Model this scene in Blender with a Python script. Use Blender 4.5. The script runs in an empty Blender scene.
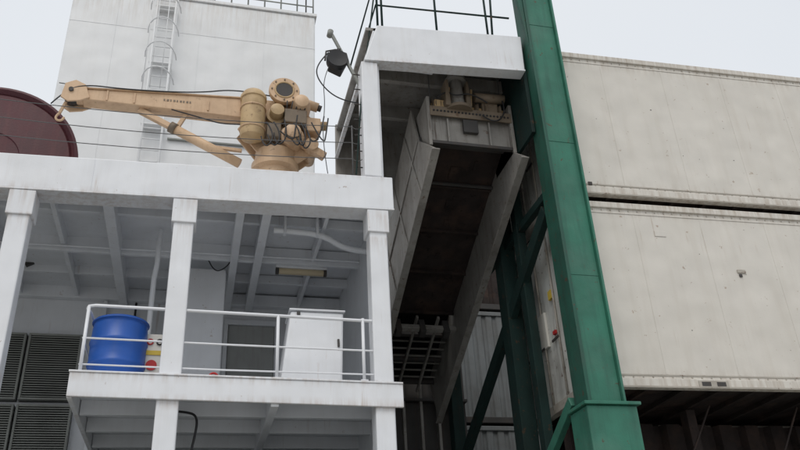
import bpy, math, random
from mathutils import Vector, Matrix
random.seed(4)
S=bpy.context.scene
# ---------------------------------------------------------------- materials
def mat(name, col, rough=0.55, var=0.12, streak=0.0, streak_col=(0.16,0.10,0.06), grime=0.0, grime_col=(0.10,0.09,0.08),
        bump=0.15, bscale=25.0, metallic=0.0, sscale=(5,5,0.35), gscale=1.3, spots=0.0, spot_col=(0.10,0.045,0.02), spec=0.4, dent=0.0, sthr=(0.50,0.74),
        bands=(), band_col=(0.2,0.13,0.08), band_amt=0.6, drips=0.0, drip_col=(0.26,0.15,0.08), spthr=(0.62,0.70)):
    m=bpy.data.materials.new(name); m.use_nodes=True
    nt=m.node_tree; N=nt.nodes; L=nt.links
    b=N['Principled BSDF']; b.inputs['Roughness'].default_value=rough; b.inputs['Metallic'].default_value=metallic
    b.inputs['Specular IOR Level'].default_value=spec
    tc=N.new('ShaderNodeTexCoord')
    def noise(scale,detail=4,vec=None,rough=0.6):
        n=N.new('ShaderNodeTexNoise'); n.inputs['Scale'].default_value=scale; n.inputs['Detail'].default_value=detail
        n.inputs['Roughness'].default_value=rough
        L.new(vec if vec else tc.outputs['Object'],n.inputs['Vector']); return n.outputs['Fac']
    def ramp(f,a,bb):
        r=N.new('ShaderNodeMapRange'); r.inputs['From Min'].default_value=a; r.inputs['From Max'].default_value=bb
        r.clamp=True; L.new(f,r.inputs['Value']); return r.outputs['Result']
    def mth(op,a,bb):
        q=N.new('ShaderNodeMath'); q.operation=op
        for i,v in enumerate((a,bb)):
            if isinstance(v,(int,float)): q.inputs[i].default_value=v
            else: L.new(v,q.inputs[i])
        return q.outputs[0]
    def mix(f,c1,c2,mx=1.0):
        if mx<1: f=mth('MULTIPLY',f,mx)
        x=N.new('ShaderNodeMix'); x.data_type='RGBA'; L.new(f,x.inputs['Factor'])
        for s,c in ((6,c1),(7,c2)):
            if isinstance(c,tuple): x.inputs[s].default_value=(*c,1)
            else: L.new(c,x.inputs[s])
        return x.outputs[2]
    def stretched(sc,scale):
        mp=N.new('ShaderNodeMapping'); mp.inputs['Scale'].default_value=sc
        L.new(tc.outputs['Object'],mp.inputs['Vector']); return noise(scale,4,mp.outputs['Vector'],0.65)
    lo=tuple(c*(1-var) for c in col); hi=tuple(min(1,c*(1+var*0.6)) for c in col)
    big=noise(2.2,2)
    c=mix(ramp(big,0.3,0.7),lo,hi)
    if grime>0:
        c=mix(ramp(noise(gscale,4,None,0.6),0.48,0.72),c,grime_col,grime)
    if streak>0:
        c=mix(ramp(stretched(sscale,1.6),*sthr),c,streak_col,streak)
    if drips>0:
        c=mix(mth('MULTIPLY',ramp(stretched((9,9,0.4),1.7),0.60,0.70),ramp(noise(0.9,2),0.52,0.64)),c,drip_col,drips)
    if bands:
        sp=N.new('ShaderNodeSeparateXYZ'); L.new(tc.outputs['Object'],sp.inputs[0]); tot=None
        for z0,up,dn in bands:   # dirt gathering above (up) and below (dn) a real ledge at height z0
            d=mth('SUBTRACT',sp.outputs['Z'],z0)
            k=mth('MINIMUM',ramp(d,up,0.0),ramp(d,-dn,0.0)); tot=k if tot is None else mth('MAXIMUM',tot,k)
        k=mth('MULTIPLY',tot,ramp(stretched((7,7,0.7),1.8),0.42,0.66))
        c=mix(k,c,band_col,band_amt)
    if spots>0:
        c=mix(ramp(noise(9,3,None,0.7),*spthr),c,spot_col,spots)
    L.new(c,b.inputs['Base Color'])
    rm=N.new('ShaderNodeMapRange'); rm.inputs['To Min'].default_value=max(0,rough-0.12); rm.inputs['To Max'].default_value=min(1,rough+0.15)
    L.new(big,rm.inputs['Value']); L.new(rm.outputs['Result'],b.inputs['Roughness'])
    if bump>0:
        bp=N.new('ShaderNodeBump'); bp.inputs['Strength'].default_value=bump; bp.inputs['Distance'].default_value=0.012
        L.new(noise(bscale,1),bp.inputs['Height'])
        if dent>0:
            bp2=N.new('ShaderNodeBump'); bp2.inputs['Strength'].default_value=dent; bp2.inputs['Distance'].default_value=0.10
            L.new(noise(1.3,1),bp2.inputs['Height']); L.new(bp.outputs['Normal'],bp2.inputs['Normal']); bp=bp2
        L.new(bp.outputs['Normal'],b.inputs['Normal'])
    return m
WHITE=mat('white_ship_paint',(0.74,0.755,0.78),0.38,0.05,streak=0.16,streak_col=(0.50,0.47,0.43),grime=0.12,grime_col=(0.54,0.54,0.54),spots=0.5,spot_col=(0.26,0.15,0.09),spthr=(0.70,0.74),dent=0.35,bump=0.06,
  bands=((5.72,.14,.4),(2.88,.12,.1),(6.40,.02,.10),(8.66,.14,.4),(3.22,.03,.12),(5.36,.05,.35)),band_col=(0.33,0.22,0.14),band_amt=0.38,drips=0.35,drip_col=(0.36,0.24,0.15))
WHITE_IN=mat('white_paint_interior',(0.70,0.72,0.75),0.45,0.06,streak=0.15,streak_col=(0.46,0.43,0.39),grime=0.16,grime_col=(0.50,0.50,0.49),spots=0.4,spot_col=(0.25,0.16,0.10),spthr=(0.68,0.73),drips=0.35,bump=0.06)
CASING=mat('casing_paint',(0.73,0.74,0.745),0.45,0.04,streak=0.16,streak_col=(0.55,0.53,0.49),grime=0.12,grime_col=(0.60,0.60,0.59),sscale=(2.2,2.2,0.12),dent=0.4,bump=0.05,
  bands=((15.1,.1,1.3),),band_col=(0.42,0.34,0.26),band_amt=0.35)
BEIGE=mat('beige_crane_paint',(0.62,0.43,0.27),0.42,0.10,streak=0.35,streak_col=(0.30,0.16,0.08),grime=0.35,grime_col=(0.33,0.20,0.12),spots=0.5,spot_col=(0.12,0.06,0.03),gscale=2.5)
BEIGE2=mat('yellowed_beige_paint',(0.52,0.37,0.20),0.45,0.12,grime=0.5,grime_col=(0.20,0.12,0.06),spots=0.5,gscale=3)
GRIMY=mat('greasy_winch_paint',(0.20,0.155,0.11),0.55,0.25,grime=0.6,grime_col=(0.07,0.055,0.04),spots=0.6)
BLACK=mat('black_rubber',(0.02,0.02,0.022),0.5,0.1,bump=0.1)
DARKST=mat('dark_steel',(0.055,0.052,0.05),0.6,0.25,streak=0.4,streak_col=(0.09,0.05,0.03),spots=0.3)
DECKP=mat('deck_paint',(0.26,0.27,0.26),0.7,0.15,grime=0.5,grime_col=(0.15,0.12,0.10))
RED=mat('maroon_reel_paint',(0.070,0.016,0.022),0.5,0.25,streak=0.4,streak_col=(0.12,0.035,0.035),grime=0.4,grime_col=(0.04,0.012,0.015))
BRED=mat('bright_red_paint',(0.50,0.03,0.03),0.4,0.1)
YEL=mat('yellow_paint',(0.65,0.47,0.07),0.5,0.1)
BLUE=mat('blue_plastic',(0.012,0.095,0.42),0.38,0.10,grime=0.3,grime_col=(0.03,0.09,0.25),bump=0.05,spec=0.5,streak=0.25,streak_col=(0.08,0.13,0.28))
GREEN=mat('green_steel_paint',(0.034,0.165,0.112),0.5,0.2,streak=0.5,streak_col=(0.02,0.075,0.055),grime=0.45,grime_col=(0.085,0.19,0.145),spots=0.85,spot_col=(0.085,0.05,0.03),spthr=(0.65,0.70),drips=0.6,drip_col=(0.09,0.065,0.04),dent=0.25)
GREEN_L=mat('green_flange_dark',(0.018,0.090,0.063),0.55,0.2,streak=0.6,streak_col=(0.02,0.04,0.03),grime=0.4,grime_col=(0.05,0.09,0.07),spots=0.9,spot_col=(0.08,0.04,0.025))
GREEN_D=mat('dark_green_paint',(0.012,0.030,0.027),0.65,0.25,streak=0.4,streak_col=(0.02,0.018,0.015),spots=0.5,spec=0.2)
CBD=((3.3,.35,.05),(6.44,.05,.30),(6.60,.35,.02),(9.62,.05,.4))
CONT=mat('container_grey',(0.64,0.61,0.555),0.5,0.05,streak=0.26,streak_col=(0.47,0.42,0.35),grime=0.28,grime_col=(0.50,0.47,0.41),sscale=(2.4,2.4,0.16),spots=0.6,spot_col=(0.28,0.18,0.11),spthr=(0.68,0.73),gscale=0.6,dent=0.6,bump=0.06,
  bands=CBD,band_col=(0.27,0.19,0.12),band_amt=0.55,drips=0.45,drip_col=(0.32,0.22,0.13))
CONT_R=mat('container_rail',(0.42,0.39,0.34),0.6,0.12,streak=0.5,streak_col=(0.18,0.13,0.09),spots=0.8,spot_col=(0.13,0.07,0.04),sscale=(1.2,1.2,3))
CONT_B=mat('container_blue_shaded',(0.19,0.205,0.21),0.6,0.1,streak=0.6,streak_col=(0.07,0.065,0.06),grime=0.5)  # grey-blue darkened to stand in for shade where sky light leaks in
CONT_E=mat('container_end_white',(0.62,0.62,0.58),0.55,0.1,streak=0.6,streak_col=(0.13,0.10,0.08),grime=0.4,spots=0.8)
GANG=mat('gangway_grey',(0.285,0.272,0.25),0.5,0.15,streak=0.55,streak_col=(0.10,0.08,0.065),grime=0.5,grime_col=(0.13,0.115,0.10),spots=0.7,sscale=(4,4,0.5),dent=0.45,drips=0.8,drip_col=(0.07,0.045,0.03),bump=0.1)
RUSTY=mat('rusty_brown_plate',(0.036,0.028,0.026),0.8,0.35,grime=0.7,grime_col=(0.080,0.050,0.038),bump=0.9,bscale=12,spots=0.6,spot_col=(0.008,0.007,0.007),spec=0.2,gscale=2.5)
LOUV=mat('louvre_grey',(0.26,0.27,0.25),0.6,0.15,grime=0.4)
DOORM=mat('door_grey_paint',(0.36,0.37,0.36),0.5,0.1,streak=0.3)
VOIDM=mat('recess_shade_dark',(0.014,0.014,0.015),0.9,0.3,spec=0.05)  # near-black colour stands in for the shade in recesses and gaps
HULL=mat('hull_paint',(0.03,0.05,0.09),0.5,0.15,streak=0.3,streak_col=(0.14,0.07,0.04))
CONC=mat('quay_concrete',(0.40,0.39,0.37),0.85,0.15,grime=0.4,grime_col=(0.22,0.21,0.20),bump=0.4)
WATER=mat('sea_water',(0.02,0.04,0.045),0.12,0.1,bump=0.5,bscale=2)
GLASS=mat('lamp_diffuser',(0.50,0.42,0.28),0.3,0.1)
CABLE=mat('wire_rope',(0.10,0.10,0.10),0.6,0.1,bump=0)
SIGNM=mat('sign_white',(0.7,0.68,0.62),0.5,0.05)

# ---------------------------------------------------------------- builders
import bmesh
def top(name):
    e=bpy.data.objects.new(name,None); e.empty_display_size=0.3; S.collection.objects.link(e); return e
def mesh(parent,name,vs,fs,m,bevel=0.0,smooth=False):
    me=bpy.data.meshes.new(name); me.from_pydata([tuple(v) for v in vs],[],fs); me.materials.append(m); me.update()
    bm=bmesh.new(); bm.from_mesh(me); bmesh.ops.recalc_face_normals(bm,faces=bm.faces); bm.to_mesh(me); bm.free()
    o=bpy.data.objects.new(name,me); S.collection.objects.link(o)
    if parent: o.parent=parent
    if smooth:
        for p in me.polygons: p.use_smooth=True
    if bevel>0:
        b=o.modifiers.new('b','BEVEL'); b.width=bevel; b.segments=2; b.limit_method='ANGLE'
    return o
BF=[(0,1,2,3),(4,5,6,7),(0,1,5,4),(1,2,6,5),(2,3,7,6),(3,0,4,7)]
def box(p,n,x0,x1,y0,y1,z0,z1,m,bevel=0.012):
    return mesh(p,n,[(x0,y0,z0),(x1,y0,z0),(x1,y0,z1),(x0,y0,z1),(x0,y1,z0),(x1,y1,z0),(x1,y1,z1),(x0,y1,z1)],BF,m,bevel)
def prism(p,n,q,y0,y1,m,bevel=0.012):
    k=len(q); vs=[(a,y0,b) for a,b in q]+[(a,y1,b) for a,b in q]
    fs=[tuple(range(k)),tuple(range(k,2*k))]+[(i,(i+1)%k,k+(i+1)%k,k+i) for i in range(k)]
    return mesh(p,n,vs,fs,m,bevel)
def bar(p,n,a,b,w,h,m,bevel=0.008,up=(0,0,1)):
    a=Vector(a);b=Vector(b);d=(b-a).normalized();u=Vector(up)
    if abs(d.dot(u))>0.98:u=Vector((0,1,0))
    s=d.cross(u).normalized();u=s.cross(d).normalized()
    vs=[]
    for c in (a,b):
        for i,j in ((-1,-1),(1,-1),(1,1),(-1,1)): vs.append(c+s*i*w/2+u*j*h/2)
    return mesh(p,n,vs,BF,m,bevel)
def cyl(p,n,a,b,r,m,r2=None,seg=24,bevel=0.0):
    a=Vector(a);b=Vector(b);d=(b-a).normalized();r2=r if r2 is None else r2
    u=Vector((0,0,1)) if abs(d.z)<0.9 else Vector((1,0,0)); s=d.cross(u).normalized();u=s.cross(d)
    vs=[]
    for c,rr in ((a,r),(b,r2)):
        for i in range(seg):
            t=2*math.pi*i/seg; vs.append(c+(s*math.cos(t)+u*math.sin(t))*rr)
    fs=[(i,(i+1)%seg,seg+(i+1)%seg,seg+i) for i in range(seg)]+[tuple(range(seg)),tuple(range(seg,2*seg))]
    o=mesh(p,n,vs,fs,m,bevel)
    for q in o.data.polygons:
        if len(q.vertices)==4:q.use_smooth=True
    return o
def tube(p,n,pts,r,m,cyclic=False,nurbs=False):
    c=bpy.data.curves.new(n,'CURVE');c.dimensions='3D';c.bevel_depth=r;c.bevel_resolution=3;c.use_fill_caps=True
    if nurbs:
        s=c.splines.new('NURBS');s.points.add(len(pts)-1);s.order_u=3;s.use_endpoint_u=not cyclic;s.resolution_u=8
    else:
        s=c.splines.new('POLY');s.points.add(len(pts)-1)
    for i,q in enumerate(pts): s.points[i].co=(*q,1)
    s.use_cyclic_u=cyclic; c.materials.append(m)
    o=bpy.data.objects.new(n,c);S.collection.objects.link(o);o.parent=p
    return o
def lathe(p,n,c,prof,axis,m,seg=40):
    vs=[];fs=[];k=len(prof)
    for i in range(seg):
        t=2*math.pi*i/seg
        for r,h in prof:
            a,b=r*math.cos(t),r*math.sin(t)
            v={'x':(h,a,b),'y':(a,h,b),'z':(a,b,h)}[axis]
            vs.append((c[0]+v[0],c[1]+v[1],c[2]+v[2]))
    for i in range(seg):
        j=(i+1)%seg
        for q in range(k-1): fs.append((i*k+q,i*k+q+1,j*k+q+1,j*k+q))
    fs.append(tuple(i*k for i in range(seg)));fs.append(tuple(i*k+k-1 for i in range(seg)))
    o=mesh(p,n,vs,fs,m,0.0,True)
    e=o.modifiers.new('e','EDGE_SPLIT');e.split_angle=math.radians(35)
    return o
def torus(p,n,c,R,r,axis,m,seg=32):
    pts=[]
    for i in range(seg):
        t=2*math.pi*i/seg;a,b=R*math.cos(t),R*math.sin(t)
        v={'x':(0,a,b),'y':(a,0,b),'z':(a,b,0)}[axis]; pts.append((c[0]+v[0],c[1]+v[1],c[2]+v[2]))
    return tube(p,n,pts,r,m,True)
def corr(p,n,x0,x1,z0,z1,y,m,pitch=0.28,depth=0.04):
    vs=[];x=x0
    pr=[(0,0),(0.25,0),(0.38,1),(0.62,1),(0.75,0)]
    xs=[]
    while x<x1:
        for a,b in pr:
            xx=x+a*pitch
            if xx<x1: xs.append((xx,y+b*depth))
        x+=pitch
    xs.append((x1,y))
    for xx,yy in xs: vs+= [(xx,yy,z0),(xx,yy,z1)]
    fs=[(2*i,2*i+2,2*i+3,2*i+1) for i in range(len(xs)-1)]
    return mesh(p,n,vs,fs,m)

# ---------------------------------------------------------------- setting: water, quay, hull
g=mesh(None,'sea_water',[(-600,-600,-4.2),(600,-600,-4.2),(600,900,-4.2),(-600,900,-4.2)],[(0,1,2,3)],WATER)
q=top('quay')
box(q,'quay_apron',-300,300,-400,8.6,-6,-1.6,CONC,0)
box(q,'quay_kerb',-300,300,8.2,8.55,-1.6,-1.35,YEL,0.02)
h=top('ship_hull')
box(h,'side_shell',-60,90,9.7,34,-5,1.7,HULL,0)
box(h,'sheer_strake',-60,90,9.62,9.72,1.35,1.78,HULL,0.02)
box(h,'main_deck',-60,90,9.75,34,1.703,1.76,DECKP,0)

# ---------------------------------------------------------------- ship superstructure
a=top('ship_superstructure')
def zt(x): return 6.27+(x+2.83)*0.0256
def zb(x): return 5.74+(x+2.83)*0.022
prism(a,'roof_edge_beam',[(-9,zb(-9)),(2.63,zb(2.63)),(2.63,zt(2.63)),(-9,zt(-9))],9.98,10.16,WHITE,0.015)
prism(a,'roof_beam_lower_flange',[(-9,zb(-9)-0.03),(2.63,zb(2.63)-0.03),(2.63,zb(2.63)),(-9,zb(-9))],9.96,10.32,WHITE,0.006)
for i,x in enumerate((-1.62,1.12)): box(a,f'beam_butt_weld_{i}',x,x+.012,9.975,9.981,zb(x)+.005,zt(x)-.015,WHITE,0.001)
prism(a,'roof_plating',[(-9,6.06),(2.60,6.20),(2.60,6.26),(-9,6.12)],10.16,22,WHITE_IN,0)
for i,(x0,x1) in enumerate([(-2.58,-2.31),(-0.49,-0.22),(2.25,2.51),(-4.9,-4.63),(-7.2,-6.93)]):
    zz=zb((x0+x1)/2)
    box(a,f'column_{i}',x0,x1,10.0,10.27,1.7,zz-0.03,WHITE,0.02)
    box(a,f'column_cap_{i}',x0-0.03,x1+0.03,9.97,10.30,zz-0.40,zz-0.032,WHITE,0.012)
prism(a,'balcony_edge_beam',[(-1.52,2.93),(2.62,2.87),(2.62,3.18),(-1.52,3.23)],9.955,9.998,WHITE,0.01)
prism(a,'balcony_edge_lip',[(-1.53,3.23),(2.62,3.18),(2.62,3.205),(-1.53,3.255)],9.94,10.2,WHITE,0.006)
box(a,'balcony_plating',-1.5,2.62,10.0,14.2,3.12,3.17,WHITE_IN,0)
box(a,'balcony_side_beam',-1.52,-1.46,10.0,14.2,2.92,3.12,WHITE,0.008)
for i,y in enumerate((10.75,11.6,12.5,13.4)):
    box(a,f'balcony_under_stiffener_{i}',-1.45,2.62,y,y+0.07,2.93,3.12,WHITE_IN,0.006)
box(a,'balcony_under_girder',0.9,1.0,10.0,14.2,2.86,3.117,WHITE_IN,0.006)
for i,(x,w) in enumerate([(-4.2,.08),(-3.2,.08),(-2.25,.07),(-1.50,.15),(0.36,.12),(0.74,.13),(1.7,.06)]):
    box(a,f'ceiling_girder_{i}',x,x+w,10.32,14.2,5.84 if w>.1 else 5.95,6.18,WHITE_IN,0.008)
for i,(y,d) in enumerate([(11.0,.12),(12.1,.24),(13.2,.12)]):
    box(a,f'ceiling_transverse_{i}',-9,2.58,y,y+0.07,6.13-d,6.17,WHITE_IN,0.006)
box(a,'ceiling_rear_beam',-9,2.58,14.05,14.19,5.92,6.15,WHITE_IN,0.01)
box(a,'rear_bulkhead',-9,2.6,14.2,14.4,1.7,6.3,WHITE_IN,0)
box(a,'inboard_side_bulkhead',2.52,2.6,10.35,17,1.7,6.2,WHITE_IN,0.01)
box(a,'inner_partition',-0.62,0.32,12.6,12.7,3.2,5.95,WHITE_IN,0.02)
box(a,'door_recess',0.45,1.30,14.12,14.195,3.2,5.55,DOORM,0.02)
box(a,'door_frame_top',0.38,1.37,14.08,14.19,5.55,5.65,WHITE_IN,0.01)
box(a,'door_frame_side_1',0.38,0.45,14.08,14.19,3.2,5.55,WHITE_IN,0.01)
box(a,'door_frame_side_2',1.30,1.37,14.08,14.19,3.2,5.55,WHITE_IN,0.01)
for i,x in enumerate((-3.9,-1.75,1.9)):
    box(a,f'wall_stiffener_{i}',x,x+.06,14.08,14.198,1.7,5.9,WHITE_IN,0.008)
box(a,'wall_junction_box',-1.35,-1.05,14.05,14.19,4.9,5.2,DOORM,0.01)
tube(a,'wall_cable_run',[(-1.2,14.12,5.2),(-1.2,14.12,5.9)],0.02,BLACK)
for j,(z0,z1) in enumerate(((4.06,5.22),(2.5,3.98))):
    for i,(x0,x1) in enumerate(((-3.74,-2.92),(-2.88,-2.02),(-4.6,-3.78))):
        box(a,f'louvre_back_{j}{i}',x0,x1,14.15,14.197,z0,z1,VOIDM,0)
        z=z0+0.03
        vs=[];fs=[]
        while z<z1-0.03:
            k=len(vs)
            vs+=[(x0+.03,14.05,z),(x1-.03,14.05,z),(x1-.03,14.13,z+.03),(x0+.03,14.13,z+.03),(x0+.03,14.05,z-.018),(x1-.03,14.05,z-.018),(x1-.03,14.13,z+.012),(x0+.03,14.13,z+.012)]
            fs+=[tuple(k+v for v in f) for f in BF]; z+=0.04
        mesh(a,f'louvre_slats_{j}{i}',vs,fs,LOUV)
        for nm,(u0,u1,w0,w1) in {'l':(x0,x0+.035,z0,z1),'r':(x1-.035,x1,z0,z1),'t':(x0+.035,x1-.035,z1-.035,z1),'b':(x0+.035,x1-.035,z0,z0+.035)}.items():
            box(a,f'louvre_frame_{nm}{j}{i}',u0,u1,14.03,14.149,w0,w1,LOUV,0.004)
tube(a,'ceiling_pipe',[(0.95,10.9,5.86),(1.4,10.9,5.86),(1.75,10.95,5.84),(2.0,11.05,5.74),(2.25,11.1,5.70),(2.5,11.1,5.70)],0.05,WHITE_IN,nurbs=True)
for x in (1.1,1.6): box(a,f'pipe_clamp_{x}',x,x+.04,10.84,10.96,5.80,6.1,WHITE_IN,0.004)
tube(a,'drain_pipe',[(-0.75,11.6,6.1),(-0.75,11.6,5.5),(-0.78,11.7,5.3),(-0.78,11.7,3.2)],0.04,WHITE_IN)
tube(a,'small_conduit',[(-9,12.0,5.88),(2.5,12.0,5.95)],0.018,WHITE_IN)
tube(a,'cable_drop',[(0.0,12.2,5.95),(0.1,12.2,5.7),(0.3,12.2,5.78),(0.36,12.2,5.9)],0.010,BLACK,nurbs=True)
tube(a,'hanging_hose',[(-0.35,10.6,2.95),(-0.1,10.55,2.93),(0.02,10.5,2.85),(0.0,10.5,2.6),(-0.04,10.5,2.4),(0.06,10.5,2.3),(-0.1,10.5,2.15),(-0.5,10.6,2.2)],0.016,BLACK,nurbs=True)
tube(a,'rail_top',[(-1.36,11.6,4.12),(-1.42,10.3,4.13),(-1.44,10.12,4.12),(-1.42,10.06,4.13),(-1.34,10.05,4.14),(0.5,10.05,4.115),(2.25,10.05,4.09)],0.022,WHITE)
tube(a,'rail_bar_1',[(-1.44,11.6,3.70),(-1.44,10.05,3.70),(0.4,10.05,3.675),(2.25,10.05,3.66)],0.013,WHITE)
tube(a,'rail_bar_2',[(-1.44,11.6,3.36),(-1.44,10.05,3.36),(0.3,10.05,3.335),(2.25,10.05,3.33)],0.011,WHITE)
for i,x in enumerate((-1.42,0.97,2.12)):
    cyl(a,f'rail_post_{i}',(x,10.05,3.18),(x,10.05,4.12),0.022,WHITE)
    box(a,f'rail_foot_{i}',x-.05,x+.05,10.01,10.09,3.235,3.25,WHITE,0.003)
cyl(a,'rail_post_rear',(-1.42,11.6,3.2),(-1.40,11.6,4.12),0.024,WHITE)
for i,x in enumerate((-5.2,-3.1,2.05)):
    cyl(a,f'wire_stanchion_{i}',(x,10.12,zt(x)-.02),(x,10.12,zt(x)+1.0),0.010,CABLE)
for i,dz in enumerate((0.38,0.68,0.98)):
    pts=[]
    xs=[-7.3,-5.2,-3.1,2.05,2.2]
    for k in range(len(xs)-1):
        for t in (0,.125,.25,.375,.5,.625,.75,.875):
            x=xs[k]+(xs[k+1]-xs[k])*t; pts.append((x,10.12,zt(x)+dz-(0.02+0.05*(k==2)+.02*((i+k)%2))*4*t*(1-t)))
    pts.append((2.2,10.12,zt(2.2)+dz)); tube(a,f'guard_wire_{i}',pts,0.0065,CABLE)

# ---------------------------------------------------------------- objects on balcony
b=top('plastic_barrel'); x,y,z=-1.05,10.50,3.18
lathe(b,'drum_body',(x,y,z),[(0.30,0),(0.335,0.02),(0.345,0.06),(0.35,0.26),(0.362,0.28),(0.362,0.31),(0.35,0.33),(0.352,0.56),(0.364,0.58),(0.364,0.61),(0.352,0.63),(0.345,0.80),(0.335,0.85),(0.345,0.86),(0.345,0.90),(0.325,0.91),(0.31,0.88)],'z',BLUE,48)
torus(b,'rim_ring',(x,y,z+0.875),0.35,0.014,'z',BLUE)
cyl(b,'bung',(x+.18,y,z+.88),(x+.18,y,z+.92),0.035,BLACK)
l=top('storage_locker')
mesh(l,'locker_body',[(1.04,10.45,3.19),(1.90,10.45,3.19),(1.95,10.55,4.40),(1.19,10.55,4.40),(1.04,11.05,3.19),(1.90,11.05,3.19),(1.95,11.05,4.40),(1.19,11.05,4.40)],BF,WHITE,0.03)
mesh(l,'locker_lid',[(1.17,10.52,4.403),(1.97,10.52,4.403),(1.97,10.52,4.43),(1.17,10.52,4.43),(1.17,11.08,4.403),(1.97,11.08,4.403),(1.97,11.08,4.43),(1.17,11.08,4.43)],BF,WHITE,0.008)
bar(l,'latch',(1.86,10.50,3.98),(1.86,10.48,3.86),0.03,0.03,DARKST)
bar(l,'lid_hinge_1',(1.3,10.53,4.38),(1.3,10.52,4.33),0.05,0.02,DARKST)
s=top('warning_sign')
box(s,'plate',-0.74,-0.44,10.50,10.52,3.42,3.95,SIGNM,0.004)
cyl(s,'red_disc',(-0.62,10.499,3.52),(-0.62,10.485,3.52),0.07,BRED)
box(s,'yellow_band',-0.73,-0.45,10.488,10.499,3.66,3.72,YEL,0)
torus(s,'lettering_c',(-0.66,10.49,3.84),0.035,0.01,'y',BRED)
torus(s,'lettering_o',(-0.54,10.49,3.84),0.035,0.01,'y',BLACK)
cyl(s,'stand',(-0.59,10.51,3.2),(-0.59,10.51,3.42),0.015,DARKST)
v=top('valve_handwheel')
torus(v,'wheel',(0.18,10.4,3.35),0.055,0.014,'y',BRED)
cyl(v,'stem',(0.18,10.45,3.17),(0.18,10.45,3.33),0.018,BRED)
cyl(v,'hub',(0.18,10.36,3.35),(0.18,10.48,3.35),0.02,BRED)
torus(v,'wheel_2',(0.03,10.4,3.33),0.04,0.012,'y',BRED)
cyl(v,'stem_2',(0.03,10.42,3.17),(0.03,10.42,3.33),0.015,DARKST)
f=top('ceiling_lamp')
box(f,'lamp_tray',1.12,1.98,12.18,12.34,5.86,5.93,WHITE_IN,0.01)
cyl(f,'diffuser',(1.17,12.26,5.82),(1.93,12.26,5.82),0.055,GLASS,bevel=0.01)
cyl(f,'end_cap_1',(1.12,12.26,5.82),(1.17,12.26,5.82),0.062,DARKST)
cyl(f,'end_cap_2',(1.93,12.26,5.82),(1.98,12.26,5.82),0.062,DARKST)

# ---------------------------------------------------------------- engine casing
c=top('funnel_casing')
box(c,'casing_shell',-3.68,2.32,16,23,6.2,15.1,CASING,0.04)
box(c,'casing_coaming',-3.72,2.36,15.96,23.04,15.103,15.2,CASING,0.01)
for i,z in enumerate((8.9,11.6,14.0)):
    box(c,f'weld_seam_{i}',-3.67,2.31,15.994,15.999,z,z+0.01,CASING,0)
for i,x in enumerate((-2.6,-0.6,1.0)):
    box(c,f'plate_seam_{i}',x,x+.01,15.994,15.999,6.3,15.05,CASING,0)
for i,x in enumerate((-1.66,-1.22)):
    cyl(c,f'ladder_stile_{i}',(x,15.78,6.5),(x,15.78,15.9),0.028,CASING)
z=6.7;i=0
while z<15.8:
    cyl(c,f'ladder_rung_{i}',(-1.66,15.78,z),(-1.22,15.78,z),0.015,CASING,seg=8);z+=0.3;i+=1
for i in range(9):
    z=9.2+i*0.75
    pts=[(-1.44-0.36*math.cos(t),15.78-0.62*math.sin(t),z) for t in [math.pi*k/10 for k in range(11)]]
    if z>11.5 : tube(c,f'cage_hoop_{i}',pts,0.016,CASING)
for k in (2,4,6,8):
    t=math.pi*k/10; cyl(c,f'cage_bar_{k}',(-1.44-0.36*math.cos(t),15.78-0.62*math.sin(t),11.6),(-1.44-0.36*math.cos(t),15.78-0.62*math.sin(t),15.2),0.01,CASING,seg=8)
for i in range(5): box(c,f'ladder_bracket_{i}',-1.70,-1.18,15.76,15.99,7.4+i*1.8,7.43+i*1.8,CASING,0.004)
for i in range(7):
    xx=-0.3+i*0.43; cyl(c,f'top_rail_post_{i}',(xx,16.1,15.2),(xx,16.1,16.2),0.02,LOUV,seg=8)
for z in (15.55,15.88,16.2): cyl(c,f'top_rail_{z}',(-0.3,16.1,z),(2.28,16.1,z),0.018,LOUV,seg=8)
cyl(c,'exhaust_vent',(-0.55,16.5,15.2),(-0.55,16.5,16.3),0.22,LOUV)
bar(c,'vent_davit',(-1.1,16.05,15.35),(-0.4,16.0,15.27),0.1,0.1,DARKST)
tube(c,'antenna',[(2.1,16.2,15.2),(2.1,16.2,18.2)],0.02,DARKST)
tube(c,'antenna_2',[(-1.0,16.2,15.2),(-1.05,16.2,17.5)],0.025,DARKST)
tube(c,'cable_run',[(-3.6,15.9,12.0),(-2.2,15.9,11.9),(0.5,15.9,12.05),(2.35,15.9,11.95)],0.012,CABLE)
box(c,'cable_tray',-1.1,2.3,15.93,15.99,10.75,10.79,LOUV,0.005)

# ---------------------------------------------------------------- maroon reel
r=top('cable_reel')
R=1.50;C=(-3.88,13.0,8.02)
lathe(r,'front_flange',C,[(0.12,-0.02),(R*0.35,-0.03),(R*0.36,-0.05),(R*0.90,-0.03),(R*0.92,-0.0),(R*0.965,-0.09),(R,-0.07),(R,0.04),(0.1,0.05)],'y',RED,72)
lathe(r,'drum_core',C,[(0.9,0.05),(0.9,0.9)],'y',DARKST,48)
lathe(r,'rear_flange',C,[(0.1,0.9),(R*0.97,0.9),(R,0.93),(R,1.0),(0.1,1.02)],'y',RED,72)
bar(r,'stand_leg_1',(C[0]-1,13.15,6.1),(C[0],13.15,7.85),.14,.14,DARKST)
bar(r,'stand_leg_2',(C[0]+1,13.2,6.1),(C[0],13.2,7.85),.14,.14,DARKST)

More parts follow.
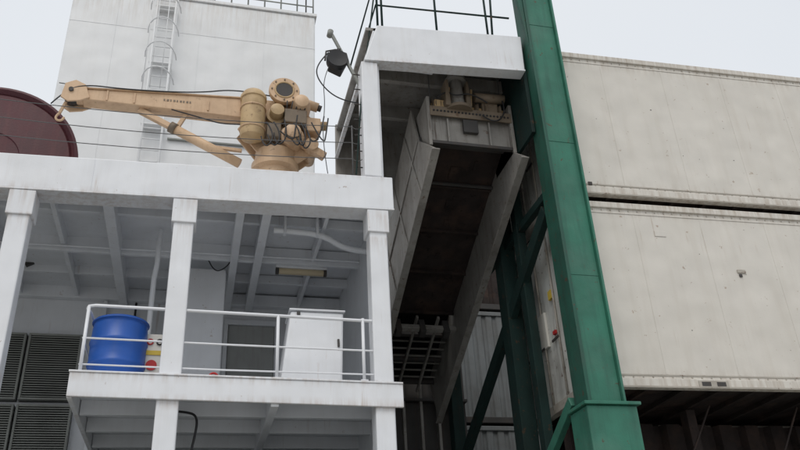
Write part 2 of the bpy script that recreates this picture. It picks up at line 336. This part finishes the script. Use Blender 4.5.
# ---------------------------------------------------------------- deck crane
k=top('deck_crane')
prism(k,'boom_box',[(-2.28,8.68),(0.60,8.62),(0.72,9.05),(-2.28,8.89)],11.88,12.14,BEIGE,0.015)
prism(k,'boom_top_flange',[(-2.3,8.892),(0.74,9.053),(0.74,9.075),(-2.3,8.914)],11.85,12.17,BEIGE,0.004)
prism(k,'boom_inner_section',[(-2.52,8.70),(-2.28,8.70),(-2.28,8.87),(-2.52,8.86)],11.92,12.10,BEIGE,0.01)
for nm,y0 in (('1',11.84),('2',12.145)):
    prism(k,'boom_head_plate_'+nm,[(-2.62,8.66),(-2.50,8.58),(-2.30,8.62),(-2.16,8.70),(-2.25,8.96),(-2.42,9.04),(-2.58,8.95)],y0,y0+.035,BEIGE,0.006)
cyl(k,'head_sheave',(-2.47,11.9,8.80),(-2.47,12.12,8.80),0.13,DARKST)
cyl(k,'head_pin',(-2.47,11.81,8.82),(-2.47,12.2,8.82),0.04,DARKST)
bar(k,'hook_link',(-2.55,12.0,8.66),(-2.62,12.0,8.42),0.04,0.05,BEIGE)
tube(k,'hook',[(-2.62,12,8.42),(-2.68,12,8.34),(-2.64,12,8.26),(-2.55,12,8.28),(-2.54,12,8.34)],0.02,BEIGE,nurbs=True)
for i,x in enumerate((-1.9,-1.45,-0.2)):
    box(k,f'boom_rib_{i}',x,x+.03,11.86,11.878,8.69,8.90,BEIGE,0.004)
for i in range(9):
    box(k,f'boom_marking_{i}',-0.95+i*.055,-0.925+i*.055+.01*(i%2),11.874,11.879,8.81,8.85,GRIMY,0)
bar(k,'lift_strut',(-1.35,12.0,8.64),(-0.42,12.0,8.16),0.09,0.10,BEIGE)
cyl(k,'lift_cylinder',(-0.75,12.0,8.33),(0.42,12.0,7.72),0.085,BEIGE)
cyl(k,'lift_gland',(-0.80,12.0,8.356),(-0.70,12.0,8.304),0.10,GRIMY)
cyl(k,'lift_rod',(-1.25,12.0,8.60),(-0.6,12.0,8.26),0.045,GANG)
bar(k,'strut_link',(-0.55,12.0,8.66),(-0.70,12.0,8.30),0.07,0.07,BEIGE)
bar(k,'strut_lower',(-0.25,12.05,8.05),(0.45,12.05,8.02),0.06,0.06,BEIGE)
lathe(k,'hydraulic_tank',(0.60,11.80,8.10),[(0.08,0),(0.20,0.05),(0.215,0.10),(0.215,0.85),(0.235,0.86),(0.235,0.92),(0.19,1.0),(0.10,1.05),(0.03,1.07)],'z',BEIGE2,32)
for z in (8.3,8.75): torus(k,f'tank_band_{z}',(0.60,11.80,z),0.222,0.014,'z',BEIGE)
for nm,y0 in (('1',11.99),('2',12.28)):
    prism(k,'knuckle_plate_'+nm,[(0.35,8.45),(0.70,8.0),(1.35,7.75),(1.75,8.1),(1.72,8.8),(1.35,9.15),(0.8,9.15)],y0,y0+.04,BEIGE,0.01)
lathe(k,'winch_flange_ring',(1.14,11.72,9.20),[(0.15,-0.02),(0.27,-0.02),(0.28,0),(0.28,0.07),(0.27,0.09),(0.15,0.09)],'y',BEIGE,40)
torus(k,'winch_flange_lip',(1.14,11.70,9.20),0.17,0.018,'y',BEIGE2)
cyl(k,'winch_drum',(1.14,11.8,9.20),(1.14,12.28,9.20),0.17,DARKST)
cyl(k,'winch_recess',(1.14,11.695,9.20),(1.14,11.71,9.20),0.15,DARKST)
for j in range(8):
    t=2*math.pi*j/8; cyl(k,f'flange_bolt_{j}',(1.14+.225*math.cos(t),11.68,9.20+.225*math.sin(t)),(1.14+.225*math.cos(t),11.70,9.20+.225*math.sin(t)),0.016,GRIMY,seg=6)
lathe(k,'winch_gearbox',(1.45,11.85,8.95),[(0.07,-0.25),(0.13,-0.22),(0.17,-0.1),(0.19,0),(0.19,0.3)],'y',BEIGE,28)
lathe(k,'slew_motor',(1.02,11.78,8.72),[(0.06,-0.15),(0.12,-0.13),(0.13,0.05),(0.18,0.06),(0.18,0.25)],'y',BEIGE2,28)
box(k,'valve_block',1.15,1.55,11.68,11.95,8.48,8.78,GRIMY,0.02)
box(k,'control_box',1.52,1.82,11.8,12.1,8.42,8.72,BEIGE,0.02)
for j in range(5):
    cyl(k,f'valve_lever_{j}',(1.19+j*.08,11.7,8.78),(1.19+j*.08+.02*(j%3),11.66,8.93),0.012,DARKST,seg=8)
lathe(k,'lower_motor',(1.3,11.8,8.25),[(0.07,-0.22),(0.14,-0.2),(0.16,-0.05),(0.21,-0.04),(0.21,0.3)],'y',BEIGE,28)
torus(k,'lower_motor_ring',(1.3,11.62,8.25),0.13,0.02,'y',GRIMY)
cyl(k,'pivot_pin',(1.66,11.8,8.15),(1.66,12.4,8.15),0.12,BEIGE)
cyl(k,'horizontal_motor',(1.4,11.95,8.6),(1.95,11.95,8.66),0.085,BEIGE2)
cyl(k,'upper_motor',(1.35,11.9,9.15),(1.78,11.9,9.02),0.09,BEIGE)
cyl(k,'upper_motor_cap',(1.78,11.9,9.02),(1.84,11.9,9.00),0.06,DARKST)
box(k,'seat_bracket',0.85,1.1,11.7,11.95,8.15,8.45,GRIMY,0.02)
bar(k,'outrigger_arm',(1.5,11.9,8.2),(1.9,11.9,7.95),0.12,0.14,BEIGE)
lathe(k,'pedestal',(1.05,12.15,6.2),[(0.42,0),(0.42,0.05),(0.33,0.08),(0.33,1.45),(0.42,1.48),(0.42,1.60),(0.36,1.62),(0.36,1.85)],'z',BEIGE,36)
for j in range(9):
    x0=0.75+0.11*j; yy=11.66;a1=random.uniform(-.12,.12);a2=random.uniform(-.15,.15)
    tube(k,f'hydraulic_hose_{j}',[(x0,yy,8.1+.05*j),(x0+.12+a1,yy-.12,7.85+a2),(x0+.25,yy-.1,8.15+a1),(x0+.2+a2,yy-.05,8.5+a2)],0.013,BLACK,nurbs=True)
tube(k,'boom_hose',[(0.9,11.8,9.1),(0.3,11.82,9.2),(-0.4,11.84,9.02),(-1.6,11.84,8.94),(-2.3,11.84,8.96),(-2.6,11.86,8.75),(-2.75,11.86,8.5)],0.012,BLACK,nurbs=True)
tube(k,'boom_hose_low',[(0.9,11.8,8.5),(0.2,11.8,8.35),(-0.3,11.84,8.5),(-0.8,11.85,8.62)],0.012,BLACK,nurbs=True)

# ---------------------------------------------------------------- floodlight
fl=top('floodlight')
bar(fl,'pole',(2.24,10.3,8.35),(1.78,10.3,9.38),0.05,0.05,LOUV)
bar(fl,'pole_foot',(2.24,10.3,8.35),(2.32,10.3,7.4),0.05,0.05,LOUV)
cyl(fl,'pole_head',(1.74,10.3,9.34),(1.76,10.3,9.46),0.05,LOUV)
lathe(fl,'lamp_housing',(1.86,10.25,8.82),[(0.05,-0.02),(0.17,-0.04),(0.185,0.0),(0.17,0.12),(0.11,0.22),(0.05,0.26)],'y',BLACK,24)
prism(fl,'gear_box',[(1.72,8.70),(1.94,8.60),(2.03,8.82),(1.86,8.96)],10.30,10.46,BLACK,0.02)
tube(fl,'yoke',[(1.66,10.3,8.80),(1.68,10.3,9.0),(1.84,10.3,9.06),(2.02,10.3,9.0),(2.06,10.3,8.80)],0.016,DARKST)
bar(fl,'bracket',(1.86,10.3,9.05),(1.93,10.3,9.06),0.05,0.05,DARKST)
tube(fl,'cable',[(1.72,10.3,8.98),(1.55,10.3,8.75),(1.5,10.3,8.45),(1.75,10.3,8.1),(2.1,10.3,7.98),(2.25,10.3,8.0)],0.011,BLACK,nurbs=True)
tube(fl,'cable_2',[(1.74,10.3,8.72),(1.62,10.3,8.4),(1.66,10.3,7.9),(1.6,10.3,7.2),(1.72,10.3,6.4)],0.007,CABLE,nurbs=True)

# ---------------------------------------------------------------- gangway hoist housing
d=top('gangway_hoist_housing')
prism(d,'front_fascia',[(2.26,8.66),(5.10,8.84),(5.12,9.60),(2.50,9.43)],9.98,10.06,WHITE,0.015)
prism(d,'fascia_lower_flange',[(2.26,8.63),(5.10,8.81),(5.10,8.838),(2.26,8.658)],9.96,10.2,WHITE,0.004)
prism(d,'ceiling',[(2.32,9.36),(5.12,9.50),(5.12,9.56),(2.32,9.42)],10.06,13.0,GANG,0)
mesh(d,'left_side_plate',[(2.27,10.06,8.66),(2.34,10.06,8.66),(2.52,10.06,9.43),(2.45,10.06,9.43),(2.27,13,8.66),(2.34,13,8.66),(2.52,13,9.43),(2.45,13,9.43)],BF,WHITE,0.008)
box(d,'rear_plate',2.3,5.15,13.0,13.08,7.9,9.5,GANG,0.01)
box(d,'right_side_plate',5.10,5.16,10.06,13.0,7.6,9.5,GREEN_D,0.006)
box(d,'front_leg',2.21,2.48,10.0,10.30,6.42,8.627,WHITE,0.015)
box(d,'front_leg_edge_strip',2.483,2.52,10.08,10.34,6.42,8.627,WHITE,0.006)
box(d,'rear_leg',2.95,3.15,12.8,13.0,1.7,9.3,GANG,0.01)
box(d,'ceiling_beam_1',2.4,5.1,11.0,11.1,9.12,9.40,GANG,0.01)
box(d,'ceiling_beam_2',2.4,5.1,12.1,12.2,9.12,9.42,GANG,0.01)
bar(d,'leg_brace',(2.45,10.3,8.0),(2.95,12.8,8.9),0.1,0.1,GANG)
tube(d,'ceiling_pipe',[(2.5,10.5,8.95),(3.0,10.5,9.0),(3.6,10.55,9.02)],0.035,WHITE_IN,nurbs=True)
for i,x in enumerate((2.54,2.62,3.6,4.55,4.62)):
    cyl(d,f'roof_rail_post_{i}',(x,10.1,9.42),(x+(0.08 if i==4 else 0),10.1,10.85),0.02,GREEN_D,seg=10)
for z in (10.02,10.6): tube(d,f'roof_rail_{z}',[(2.52,12.5,z-.05),(2.52,10.1,z-.02),(5.0,10.1,z+.10)],0.018,GREEN_D)
tube(d,'stay_rope_1',[(2.55,10.05,10.7),(2.22,10.1,8.0),(2.1,10.12,6.5)],0.014,GREEN_D)
for j in range(7): cyl(d,f'step_iron_{j}',(2.10,10.15,6.65+j*.3),(2.21,10.15,6.65+j*.3),0.01,DARKST,seg=8)

# ---------------------------------------------------------------- gangway
G=top('gangway')
ca,sa=0.90,0.436
def gp(x,t,h): return (x,10.3+ca*t+sa*h,7.26-sa*t+ca*h)
def gbox(n,x0,x1,t0,t1,h0,h1,m,bevel=0.008):
    return mesh(G,n,[gp(x0,t0,h0),gp(x1,t0,h0),gp(x1,t1,h0),gp(x0,t1,h0),gp(x0,t0,h1),gp(x1,t0,h1),gp(x1,t1,h1),gp(x0,t1,h1)],BF,m,bevel)
def gside(n,x0,x1,m):
    prof=[(0,0),(6.6,0),(6.6,1.5),(6.2,1.95),(0.35,1.95),(0.45,1.0)]
    vs=[gp(x0,t,h) for t,h in prof]+[gp(x1,t,h) for t,h in prof];kk=len(prof)
    fs=[tuple(range(kk)),tuple(range(kk,2*kk))]+[(i,(i+1)%kk,kk+(i+1)%kk,kk+i) for i in range(kk)]
    return mesh(G,n,vs,fs,m,0.006)
gside('left_side_plate',3.43,3.47,GANG)
gbox('left_bottom_flange',3.40,3.54,0.0,6.62,-0.03,-0.002,GANG)
gside('right_side_plate',5.02,5.06,GANG)
gbox('right_bottom_flange',4.95,5.09,0.0,6.62,-0.03,-0.002,GANG)
gbox('bottom_panel',3.473,5.017,0.5,4.4,1.0,1.04,RUSTY,0)
gbox('panel_frame_near',3.473,5.017,0.42,0.499,0.90,1.08,DARKST)
for i,t in enumerate((1.3,2.3,3.3,4.36)):
    gbox(f'panel_stiffener_{i}',3.473,5.017,t,t+.05,0.93,0.998,RUSTY)
gbox('transverse_bar',3.473,5.017,1.22,1.27,0.90,0.96,DARKST)
for i in range(18):
    xx=random.uniform(3.55,4.8);tt=random.uniform(.6,4.0)
    gbox(f'doubler_plate_{i}',xx,xx+random.uniform(.05,.2),tt,tt+random.uniform(.05,.3),0.98-.0005*i,0.9985,RUSTY,0.003)
for i,t in enumerate((4.9,5.6,6.3)): gbox(f'cross_member_{i}',3.473,5.017,t,t+.08,0.85,1.0,DARKST)
for i,x in enumerate((3.75,4.2,4.65)): gbox(f'long_rod_{i}',x,x+.05,4.4,6.6,0.8,0.88,GANG)
for i in range(9): gbox(f'rung_{i}',3.473,5.017,4.72+i*.21,4.75+i*.21,0.90,0.93,GANG,0.003)
gbox('cross_shaft',3.473,5.017,4.45,4.56,0.55,0.66,GANG)
for i,x in enumerate((3.8,4.3,4.8)): gbox(f'bearing_{i}',x-.06,x+.06,4.42,4.62,0.45,0.78,DARKST)
gbox('tread_mesh',3.473,5.017,4.6,6.6,1.2,1.22,VOIDM,0)
for i in range(5):
    gbox(f'side_bracket_{i}',3.405,3.428,0.9+i*1.1,0.94+i*1.1,0.02,1.9,GANG)
gbox('side_rub_rail',3.40,3.428,0.45,6.5,0.95,1.0,GANG)
# winch
w=top('gangway_winch')
box(w,'machine_deck',3.55,5.05,10.72,11.05,8.34,8.38,GRIMY,0.008)
box(w,'deck_fascia',3.55,5.05,10.69,10.717,8.22,8.42,GRIMY,0.006)
for i in range(22): cyl(w,f'perforation_{i}',(3.62+i*.065,10.68,8.32),(3.62+i*.065,10.692,8.32),0.020,BLACK,seg=8)
box(w,'end_bulkhead',3.56,5.02,10.80,10.84,7.72,8.30,GANG,0.008)
box(w,'end_bulkhead_flange',3.56,5.02,10.72,10.798,7.66,7.72,DARKST,0.006)
for i,x in enumerate((3.86,4.62)): box(w,f'end_rib_{i}',x,x+.03,10.74,10.798,7.72,8.22,GANG,0.004)
box(w,'drive_bracket',4.15,4.42,10.72,10.79,7.95,8.22,DARKST,0.01)
box(w,'side_frame_1',3.50,3.56,10.7,11.6,7.6,8.62,GANG,0.01)
box(w,'side_frame_2',5.02,5.08,10.7,11.6,7.6,8.62,GANG,0.01)
cyl(w,'hoist_cylinder',(4.1,10.78,8.45),(4.1,10.78,9.05),0.14,GANG,r2=0.11,bevel=0.01)
lathe(w,'hoist_cap',(4.1,10.78,9.05),[(0.19,0),(0.19,0.05),(0.13,0.08),(0.13,0.22),(0.09,0.25)],'z',GANG,28)
lathe(w,'hoist_foot',(4.1,10.78,8.38),[(0.25,0),(0.25,0.06),(0.18,0.10)],'z',GRIMY,28)
for x in (3.88,4.26): prism(w,f'hoist_gusset_{x}',[(x-.05,8.42),(x+.05,8.42),(x+.02,8.98),(x-.02,8.98)],10.62,10.90,GRIMY,0.006)
cyl(w,'cross_drum',(3.62,10.85,8.52),(4.98,10.85,8.52),0.06,BEIGE2)
for i,x in enumerate((3.66,3.80,4.44,4.62,4.86)):
    lathe(w,f'sheave_{i}',(x,10.85,8.52),[(0.04,-0.03),(0.14,-0.03),(0.10,0),(0.14,0.03),(0.04,0.03)],'x',GRIMY,24)
box(w,'motor_box',4.55,4.85,10.75,11.0,8.40,8.66,GRIMY,0.02)
box(w,'brake_box',3.66,3.92,10.73,10.95,8.40,8.60,BEIGE2,0.02)
cyl(w,'motor',(4.40,10.70,8.70),(4.95,10.70,8.72),0.085,GRIMY)
for x in (3.9,4.32):
    bar(w,f'link_{x}',(x,10.75,8.4),(x+.05,10.75,8.9),0.04,0.05,BEIGE2)
tube(w,'winch_hose',[(3.7,10.7,8.6),(3.85,10.65,8.75),(4.0,10.6,8.6),(4.3,10.56,8.7),(4.6,10.62,8.55)],0.013,BLACK,nurbs=True)
tube(w,'winch_hose_2',[(4.9,10.66,8.7),(4.95,10.62,8.4),(4.7,10.64,8.1),(4.5,10.66,8.3)],0.013,BLACK,nurbs=True)
tube(w,'wire_fall_1',[(3.62,10.85,9.4),(3.62,10.85,8.5)],0.01,CABLE)
tube(w,'wire_fall_2',[(4.95,10.85,9.4),(4.95,10.85,8.5)],0.01,CABLE)

# ---------------------------------------------------------------- green cell guide post
p=top('cell_guide_post')
box(p,'post_web',5.24,5.72,9.86,9.90,2.95,13.5,GREEN,0.008)
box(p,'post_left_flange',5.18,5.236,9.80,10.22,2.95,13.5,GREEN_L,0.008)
box(p,'post_right_flange',5.723,5.76,9.80,10.12,2.95,13.5,GREEN,0.008)
box(p,'post_base',5.12,5.88,9.76,10.3,1.7,2.90,GREEN,0.02)
box(p,'post_base_plate',5.08,5.93,9.72,10.32,2.903,2.95,GREEN,0.008)
for i,z in enumerate((4.9,7.3,9.8)): box(p,f'web_weld_{i}',5.243,5.717,9.853,9.861,z,z+.018,GREEN,0.002)
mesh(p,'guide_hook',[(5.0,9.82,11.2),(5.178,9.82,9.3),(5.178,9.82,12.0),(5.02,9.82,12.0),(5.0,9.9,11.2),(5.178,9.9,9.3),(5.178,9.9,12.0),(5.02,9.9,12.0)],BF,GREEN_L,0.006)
q=top('cell_guide_frame')
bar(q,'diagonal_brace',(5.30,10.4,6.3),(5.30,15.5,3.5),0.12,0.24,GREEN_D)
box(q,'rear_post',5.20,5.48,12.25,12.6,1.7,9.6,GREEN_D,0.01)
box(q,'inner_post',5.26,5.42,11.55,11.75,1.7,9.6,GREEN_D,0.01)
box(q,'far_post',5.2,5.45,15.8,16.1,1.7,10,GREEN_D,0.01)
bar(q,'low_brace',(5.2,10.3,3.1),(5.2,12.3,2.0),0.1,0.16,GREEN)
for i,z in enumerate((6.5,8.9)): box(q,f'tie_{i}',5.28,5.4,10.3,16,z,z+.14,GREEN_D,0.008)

# ---------------------------------------------------------------- shipping containers
def container(x0,x1,y0,y1,z0,z1,m,mr,me,flat=True):
    t=top('shipping_container')
    P=0.035
    box(t,'top_rail',x0,x1,y0,y0+.12,z1-.11,z1,m,0.012)
    box(t,'bottom_rail',x0,x1,y0,y0+.12,z0,z0+.15,m if flat else mr,0.012)
    box(t,'corner_post_1',x0,x0+.14,y0+.002,y0+.14,z0+.152,z1-.112,m,0.012)
    box(t,'corner_post_2',x1-.14,x1,y0+.002,y0+.14,z0+.152,z1-.112,m,0.012)
    if flat:
        box(t,'side_panel',x0+.14,x1-.14,y0+P,y0+P+.03,z0+.15,z1-.11,m,0)
        box(t,'upper_seam_strip',x0+.14,x1-.14,y0+P-.009,y0+P-.001,z1-.20,z1-.17,m,0.003)
        box(t,'lower_seam_strip',x0+.14,x1-.14,y0+P-.009,y0+P-.001,z0+.19,z0+.215,mr,0.003)
        box(t,'bottom_rail_lip',x0+.2,x1-.2,y0-.008,y0-.001,z0+.003,z0+.03,mr,0.002)
        x=x0+1.22;i=0
        while x<x1-.3:
            box(t,f'panel_joint_{i}',x,x+.035,y0+P-.004,y0+P-.0005,z0+.22,z1-.205,m,0.0015);x+=1.22;i+=1
        vs=[];fs=[]
        xx=x0+.2
        while xx<x1-.2:
            for zz in (z1-.14,z0+.17):
                k0=len(vs);e=.009
                vs+=[(xx-e,y0+P-.012,zz-e),(xx+e,y0+P-.012,zz-e),(xx+e,y0+P-.012,zz+e),(xx-e,y0+P-.012,zz+e),(xx-e,y0+P,zz-e),(xx+e,y0+P,zz-e),(xx+e,y0+P,zz+e),(xx-e,y0+P,zz+e)]
                fs+=[tuple(k0+v for v in f) for f in BF]
            xx+=.16
        mesh(t,'rivets',vs,fs,mr)
    else:
        corr(t,'side_panel',x0+.14,x1-.14,z0+.15,z1-.11,y0+.03,m)
    box(t,'roof',x0+.01,x1-.01,y0+.12,y1-.01,z1-.05,z1-.02,m,0)
    box(t,'floor',x0+.01,x1-.01,y0+.12,y1-.01,z0+.08,z0+.14,RUSTY,0)
    for i in range(int((x1-x0)/0.6)): box(t,f'floor_beam_{i}',x0+.3+i*.6,x0+.36+i*.6,y0+.12,y1-.12,z0+.005,z0+.08,RUSTY,0)
    box(t,'rear_panel',x0+.01,x1-.01,y1-.05,y1,z0,z1-.06,m,0)
    box(t,'end_leaf',x0+.04,x0+.08,y0+.14,y1-.06,z0+.15,z1-.11,me,0)
    box(t,'end_leaf_far',x1-.08,x1-.04,y0+.14,y1-.06,z0+.15,z1-.11,me,0)
    box(t,'end_sill',x0,x0+.12,y0+.142,y1-.05,z0,z0+.15,mr,0.01)
    box(t,'end_header',x0,x0+.12,y0+.142,y1-.05,z1-.11,z1-.002,mr,0.01)
    for i,f_ in enumerate((.15,.38,.62,.85)):
        y=y0+(y1-y0)*f_; cyl(t,f'lock_rod_{i}',(x0+.015,y,z0+.08),(x0+.015,y,z1-.06),0.018,mr,seg=10)
        box(t,f'lock_handle_{i}',x0-.01,x0+.01,y-.02,y+.25,z0+1.1,z0+1.14,DARKST,0.004)
    for j,(a_,b_) in enumerate(((z0,z0+.12),(z1-.12,z1))):
        for i,xx in enumerate((x0-.004,x1-.174)):
            box(t,f'corner_casting_{j}{i}',xx,xx+.178,y0-.006,y0+.17,a_-.003 if j==0 else a_,b_ if j==0 else b_+.003,mr,0.012)
    return t
def place(t,px,py,ang):
    t.matrix_world=Matrix.Translation((px,py,0))@Matrix.Rotation(math.radians(ang),4,'Z')
ANG=-1.6
c1=container(0,12.19,0,2.44,6.60,9.62,CONT,CONT_R,CONT_E); place(c1,5.52,10.25,ANG)
c2=container(0,12.19,0,2.44,3.30,6.44,CONT,CONT_R,CONT_E); place(c2,5.52,10.22,ANG)
def small(t,n,x0,x1,z0,z1,m,yy=0.015): return box(t,n,x0,x1,yy,0.034,z0,z1,m,0.003)
small(c2,'vent_plate',2.9,3.05,5.26,5.32,CONT_R); small(c2,'latch_plate',2.92,2.97,5.19,5.24,DARKST)
small(c2,'repair_patch',1.55,1.75,5.86,5.96,CONT,0.025)
small(c2,'logo_patch',0.25,0.40,3.55,3.62,DARKST,0.028)
xx=1.7
box(c2,'forklift_pocket',xx,xx+.5,-.012,-.002,3.315,3.42,CONT_R,0.004)
box(c2,'forklift_pocket_gap_1',xx+.05,xx+.2,-.016,-.0125,3.335,3.40,DARKST,0.002); box(c2,'forklift_pocket_gap_2',xx+.3,xx+.45,-.016,-.0125,3.335,3.40,DARKST,0.002)
small(c1,'roof_hook',0.55,0.62,6.78,6.84,DARKST)
for i in range(26):
    tt=random.choice((c1,c2)); x=random.uniform(.3,5.5); z=random.uniform(6.9,9.3) if tt is c1 else random.uniform(3.6,6.1)
    ss=random.uniform(.008,.022); small(tt,f'chipped_patch_{i}',x,x+ss*random.uniform(.7,1.8),z,z+ss,CONT_R if i%3 else DARKST,0.0335)
box(c2,'placard_yellow',-.008,.035,.95,1.08,5.1,5.25,YEL,0); box(c2,'placard_white',-.008,.035,1.35,1.6,4.4,5.0,SIGNM,0); box(c2,'placard_red',-.008,.035,1.0,1.1,4.5,4.56,BRED,0)
e=top('lashing_bridge')
box(e,'rear_bulkhead',5.6,18,12.4,12.5,1.7,3.3,VOIDM,0)
corr(e,'hatch_coaming',5.7,18,1.75,3.2,11.8,RUSTY,0.5,0.12)
for i,x in enumerate((7.6,10.0)): box(e,f'support_{i}',x,x+.16,11.2,11.4,1.7,3.28,RUSTY,0.01)
bar(e,'support_brace',(8.9,11.0,1.8),(9.9,11.0,3.25),0.1,0.1,GRIMY)
for i,x in enumerate((6.9,8.5,10.1)): bar(e,f'lashing_rod_{i}',(x,10.9,1.8),(x+.9,10.85,3.25),0.03,0.03,RUSTY)
for (x0,z0,m_) in ((5.0,1.9,CONT_B),(5.0,4.85,CONT_B),(5.0,7.8,RUSTY),(5.0,10.75,RUSTY)):  # back stack gets dark colours in place of blocked light
    container(x0,x0+12,18,20.4,z0,z0+2.88,m_,DARKST,CONT_E,flat=False)
b=top('deckhouse_bulkhead')
box(b,'bulkhead',3.9,4.98,17.4,17.6,1.7,12.6,GANG,0)
box(b,'dark_lower_plating',3.0,5.9,17.0,17.1,1.7,6.4,DARKST,0)
for i in range(7): box(b,f'plating_rib_{i}',3.2+i*.4,3.26+i*.4,16.85,17.0,1.7,6.38,GANG,0.005)
for i in range(3): box(b,f'plating_shelf_{i}',3.0,5.9,16.8,17.0,2.6+i*1.2,2.66+i*1.2,DARKST,0.005)
for i in range(5): box(b,f'stiffener_{i}',4.0+i*.25,4.05+i*.25,17.25,17.4,1.7,12.5,GANG,0.005)

# ---------------------------------------------------------------- light
W=bpy.data.worlds.new('World');S.world=W;W.use_nodes=True
nt=W.node_tree;bg=nt.nodes['Background'];bg.inputs['Strength'].default_value=0.12
sky=nt.nodes.new('ShaderNodeTexSky');sky.sky_type='NISHITA';sky.sun_disc=False
az=math.radians(205);el=math.radians(55)
sky.sun_elevation=el;sky.sun_rotation=az;sky.dust_density=6;sky.air_density=1.0
mx=nt.nodes.new('ShaderNodeMix');mx.data_type='RGBA';mx.inputs['Factor'].default_value=0.90
nt.links.new(sky.outputs[0],mx.inputs[6])
tc=nt.nodes.new('ShaderNodeTexCoord');nz=nt.nodes.new('ShaderNodeTexNoise');nz.inputs['Scale'].default_value=1.6;nz.inputs['Detail'].default_value=4
nt.links.new(tc.outputs['Generated'],nz.inputs['Vector'])
cm=nt.nodes.new('ShaderNodeMix');cm.data_type='RGBA';cm.inputs[6].default_value=(6.5,6.85,7.3,1);cm.inputs[7].default_value=(7.6,7.8,8.0,1)
nt.links.new(nz.outputs['Fac'],cm.inputs['Factor']);nt.links.new(cm.outputs[2],mx.inputs[7])
nt.links.new(mx.outputs[2],bg.inputs['Color'])
sl=bpy.data.lights.new('sun','SUN');sl.energy=1.0;sl.angle=math.radians(30);sl.color=(1,.96,.90)
so=bpy.data.objects.new('sun',sl);S.collection.objects.link(so)
dirv=Vector((math.sin(az)*math.cos(el),math.cos(az)*math.cos(el),math.sin(el)))
so.rotation_euler=dirv.to_track_quat('Z','Y').to_euler()
# ---------------------------------------------------------------- camera
cam=bpy.data.cameras.new('camera');co=bpy.data.objects.new('camera',cam);S.collection.objects.link(co);S.camera=co
cam.sensor_width=36;cam.lens=36;cam.clip_end=3000
co.matrix_world=Matrix(((.97051,-.07084,-.23039,0),(-.2356,-.4733,-.8489,0),(-.04876,.87828,-.47571,0),(0,0,0,1)))
S.view_settings.view_transform='Standard';S.view_settings.look='None'
